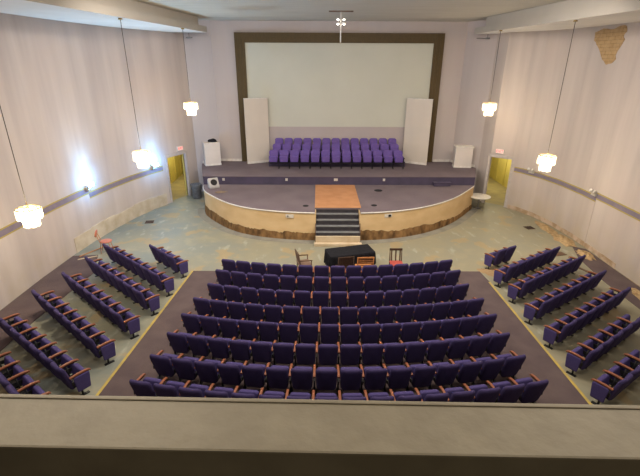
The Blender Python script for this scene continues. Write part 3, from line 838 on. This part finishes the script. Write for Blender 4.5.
# ------------------------------------------------------------------ chandeliers
def chandelier(label, x, y, zt, zb, power):
    t = thing('chandelier', label, 'chandelier', (x, y, zb), 0, 'crystal chandeliers')
    H = zt-zb
    bm = B(); lathe(bm, [(.02, 0), (.06, -.005), (.075, -.035), (.075, -.05)][::-1], (0, 0, SOF-zb), 16); obj('ceiling_rose', bm, 'brass', t)
    bm = B(); tube(bm, [(0, 0, H+.14), (0, 0, SOF-zb-.03)], .011, 6); obj('cord', bm, 'cord', t)
    bm = B()
    tube(bm, [(0, 0, H+.18), (0, 0, H-.04)], .014, 8)
    for r, z in ((.305, H-.01), (.195, H*.48)):
        tube(bm, [(r*math.cos(2*PI*k/32), r*math.sin(2*PI*k/32), z) for k in range(33)], .011, 6)
        for k in range(6): tube(bm, [(0, 0, z+.03), (r*math.cos(k*PI/3), r*math.sin(k*PI/3), z)], .007, 5)
    tube(bm, [(0, 0, H-.05), (0, 0, H*.45)], .012, 6)
    obj('frame', bm, 'brass', t)
    for nm, r, z1, z0, n in (('upper_crystal_tier', .315, H-.02, H*.42, 24), ('lower_crystal_tier', .20, H*.47, 0.0, 16)):
        bm = B()
        for k in range(n):
            a = 2*PI*k/n
            box(bm, r*math.cos(a), r*math.sin(a), (z0+z1)/2+.02*(k % 2), .07, .014, z1-z0-.03, Matrix.Rotation(a+PI/2, 3, 'Z'), bev=.004)
        obj(nm, bm, 'crystal', t)
    for k in range(6):
        a = k*PI/3+.3
        for r, z in ((.19, H*.70),):
            bm = B(); lathe(bm, [(.012, -.05), (.028, -.03), (.036, .0), (.026, .035), (.006, .055)], (r*math.cos(a), r*math.sin(a), z), 10); obj('bulb', bm, 'bulb', t)
    bm = B(); lathe(bm, [(.012, -.05), (.03, -.03), (.04, .0), (.03, .035), (.006, .055)], (0, 0, H*.25), 10); obj('bulb', bm, 'bulb', t)
    for z in (H*.62, H*.2):
        l = bpy.data.lights.new('chandelier_light', 'POINT'); l.energy = power; l.color = (1, .83, .58); l.shadow_soft_size = .14
        lo = bpy.data.objects.new('chandelier_light', l); COL.objects.link(lo); lo.location = (x, y, zb+z)
CP = 56
chandelier('lit crystal chandelier hanging lowest, above the rearmost seats by the blue-lit wall', -8.45, 11.1, 3.49, 2.95, CP)
chandelier('lit crystal chandelier hanging in front of the blue glowing emergency light', -7.34, 16.46, 4.02, 3.38, CP)
chandelier('lit crystal chandelier hanging above the doorway with the trash can', -6.52, 20.96, 5.46, 4.86, CP)
chandelier('lit crystal chandelier hanging below the brick patch, before the right wall', 8.36, 16.36, 3.94, 3.31, CP)
chandelier('lit crystal chandelier hanging high above the round table and pedestal', 7.70, 21.2, 5.46, 4.86, CP)

# ------------------------------------------------------------------ wall lights, signs, hanging pole
def wall_n(poly, y, side):
    for i in range(len(poly)-1):
        if poly[i][1] <= y <= poly[i+1][1]:
            p = line_at(poly[i], poly[i+1], y); t = Vector((poly[i+1][0]-poly[i][0], poly[i+1][1]-poly[i][1])).normalized()
            return Vector(p), Vector((t.y, -t.x))*side
def emergency(label, poly, y, z, side, lit):
    p, n = wall_n(poly, y, side)
    t = thing('emergency_light', label, 'emergency light', (p.x, p.y, z), math.atan2(-n.x, n.y))   # local +y points into the room
    bm = B(); box(bm, 0, .055, 0, .30, .08, .13, bev=.012); obj('housing', bm, 'lampgrey', t)
    for sx in (-1, 1):
        bm = B(); lathe(bm, [(.035, -.04), (.06, .0), (.075, .05), (.072, .055)], (0, 0, 0), 16)
        lathe(bm, [(.012, -.09), (.012, -.03)], (0, 0, 0), 8)
        rot = Matrix.Rotation(R_(-62), 4, 'X') if True else None
        bmesh.ops.transform(bm, matrix=Matrix.Translation((sx*.12, .12, .115)) @ Matrix.Rotation(sx*.3, 4, 'Z') @ rot, verts=bm.verts[:])
        hd = obj('lamp_head', bm, 'lampgrey', t)
        bm = B(); lathe(bm, [(.01, .06), (.066, .056), (.066, .05), (.01, .05)], (0, 0, 0), 16)
        bmesh.ops.transform(bm, matrix=Matrix.Translation((sx*.12, .12, .115)) @ Matrix.Rotation(sx*.3, 4, 'Z') @ rot, verts=bm.verts[:])
        obj('lens', bm, 'cold' if lit else 'trimwhite', hd)
    if lit:
        l = bpy.data.lights.new('emergency_lamp', 'POINT'); l.energy = lit; l.color = (.16, .50, 1); l.shadow_soft_size = .07
        lo = bpy.data.objects.new('emergency_lamp', l); COL.objects.link(lo); q = p+n*.30; q = p+n*.42; lo.location = (q.x, q.y, z+.30)
        l = bpy.data.lights.new('emergency_beam', 'SPOT'); l.energy = 480; l.color = (.30, .64, 1); l.shadow_soft_size = .06; l.spot_size = R_(125); l.spot_blend = .9
        lo = bpy.data.objects.new('emergency_beam', l); COL.objects.link(lo); q = p+n*.22; lo.location = (q.x, q.y, z+.24); lo.rotation_euler = (n.to_3d()*.75+Vector((0, 0, 1))).to_track_quat('-Z', 'Y').to_euler()
emergency('blue-white lit twin emergency light at the step in the wall band', WL, 17.30, 2.30, 1, 52)
emergency('blue-white lit twin emergency light on the band behind a chandelier', WL, 21.75, 2.16, 1, 52)
emergency('unlit twin emergency light at the step in the brick-patched wall band', WR, 16.72, 2.28, -1, 0)
emergency('unlit twin emergency light on the wall band nearer the round table', WR, 20.9, 2.20, -1, 0)

def exit_sign(label, p, n, z):
    t = thing('exit_sign', label, 'exit sign', (p[0]+n.x*.006, p[1]+n.y*.006, z), math.atan2(n.x, -n.y))  # local -y into the room
    bm = B(); box(bm, 0, -.035, 0, .42, .06, .24, bev=.008); obj('housing', bm, 'outlet', t)
    bm = B(); box(bm, 0, -.069, 0, .38, .006, .20); obj('face', bm, 'sign', t)
    cu = bpy.data.curves.new('lettering', 'FONT'); cu.body = 'EXIT'; cu.size = .175; cu.align_x = 'CENTER'; cu.align_y = 'CENTER'; cu.extrude = .003
    cu.materials.append(M['sign_red'])
    tmp = bpy.data.objects.new('lettering', cu); me = bpy.data.meshes.new_from_object(tmp); bpy.data.objects.remove(tmp)
    o = bpy.data.objects.new('lettering', me); COL.objects.link(o); o.parent = t; o.location = (0, -.077, 0); o.rotation_euler = (PI/2, 0, 0)
for lab, poly, i, z, s in (('lit exit sign above the doorway beside the trash can', WL, DL, 2.82, 1), ('lit exit sign above the doorway beside the round table', WR, DR, 2.94, -1)):
    a, b = Vector(poly[i]), Vector(poly[i+1]); tt = (b-a).normalized(); n = Vector((tt.y, -tt.x))*s
    exit_sign(lab, (a+b)/2 + tt*(.30 if s > 0 else .12), n, z)

t = thing('ceiling_spot_pole', 'white pole hanging from a ceiling track with four small lamps', 'ceiling light', (.47, 20.6, CEIL))
bm = B(); box(bm, 0, 0, -.02, 1.05, .16, .04, bev=.006); obj('ceiling_plate', bm, 'brown_wood', t)
bm = B(); tube(bm, [(0, 0, -.04), (0, 0, -1.24)], .028, 10); obj('pole', bm, 'trimwhite', t)
for sx in (-1, 1):
    for z in (-.33, -.50):
        bm = B(); tube(bm, [(0, 0, z), (sx*.09, -.03, z)], .012, 6); lathe(bm, [(.03, -.03), (.06, -.01), (.075, .05)], (sx*.13, -.04, z), 12); h = obj('lamp_head', bm, 'trimwhite', t)
        bm = B(); lathe(bm, [(.01, -.05), (.045, -.03), (.055, .0), (.045, .03), (.01, .045)], (sx*.13, -.05, z), 12); obj('bulb', bm, 'spot_on', h)
# short track brackets near the soffit ends
for lab, x0, x1, y, z in (('short dark bracket rod near the soffit end over the trash can side', -7.35, -7.02, 24.3, 8.38), ('long dark bracket rod near the soffit end over the round table side', 7.62, 8.28, 24.05, 8.40)):
    t = thing('wall_bracket', lab, 'bracket', ((x0+x1)/2, y, z))
    L = x1-x0
    bm = B(); tube(bm, [(-L/2, 0, 0), (L/2, 0, 0)], .018, 8); obj('rod', bm, 'cord', t)
    bm = B(); box(bm, L/2-.1 if x0 > 0 else 0, .0, 0, .22, .08, .08, bev=.01); obj('clamp', bm, 'steel', t)
    bm = B(); tube(bm, [(L/2-.1 if x0 > 0 else 0, 0, .03), (L/2-.1 if x0 > 0 else 0, 0, SOF-z)], .012, 6); obj('stem', bm, 'cord', t)

# ------------------------------------------------------------------ added fill lights and camera
def area(name, loc, size, power, col, rot=(0, 0, 0)):
    l = bpy.data.lights.new(name, 'AREA'); l.shape = 'RECTANGLE'; l.size, l.size_y = size; l.energy = power; l.color = col
    o = bpy.data.objects.new(name, l); COL.objects.link(o); o.location = loc; o.rotation_euler = rot
    return o
WARM = (1, .885, .745)
for x in (-3.6, 3.9):
    for y, pw in ((4.5, 150), (9.5, 170), (13.8, 190)):
        area('ceiling_fill', (x, y, CEIL-.05), (2.2, 1.2), pw, WARM)  # unseen area lights added under the ceiling to fill the hall
for x, p in ((-4.5, 220), (.4, 220), (5.3, 220)):
    area('stage_fill', (x, 13.5, CEIL-.05), (1.5, .8), p, (1, .90, .80), (R_(52), 0, 0))  # unseen area lights added to brighten the stage, no fixtures modelled
area('balcony_fill', (0, -3.5, CEIL-.05), (1, 1), 45, (1, .85, .6))  # weak unseen light added to lift the parapet's dark side
w = bpy.data.worlds.new('World'); sc.world = w; w.use_nodes = True
w.node_tree.nodes['Background'].inputs[0].default_value = (.02, .02, .02, 1)

cam = bpy.data.cameras.new('camera'); cam.sensor_width = 36; cam.lens = 425/640*36; cam.clip_start = .05
co = bpy.data.objects.new('camera', cam); COL.objects.link(co); sc.camera = co
p, yw, rl = R_(22.4), R_(.3), R_(-.26)
f = Vector((math.sin(yw)*math.cos(p), math.cos(yw)*math.cos(p), -math.sin(p)))
r = Vector((math.cos(yw), -math.sin(yw), 0)); d = f.cross(r)
r2 = r*math.cos(rl) + d*math.sin(rl); d2 = -r*math.sin(rl) + d*math.cos(rl)
co.matrix_world = Matrix(((r2.x, -d2.x, -f.x, -.5), (r2.y, -d2.y, -f.y, 0), (r2.z, -d2.z, -f.z, 7.2), (0, 0, 0, 1)))

sc.view_settings.view_transform = 'Standard'; sc.view_settings.look = 'None'; sc.view_settings.gamma = 1
sc.view_settings.use_curve_mapping = False
sc.view_settings.exposure = .67
sc.cycles.max_bounces = 8; sc.cycles.diffuse_bounces = 5; sc.cycles.transparent_max_bounces = 12
sc.cycles.use_denoising = True
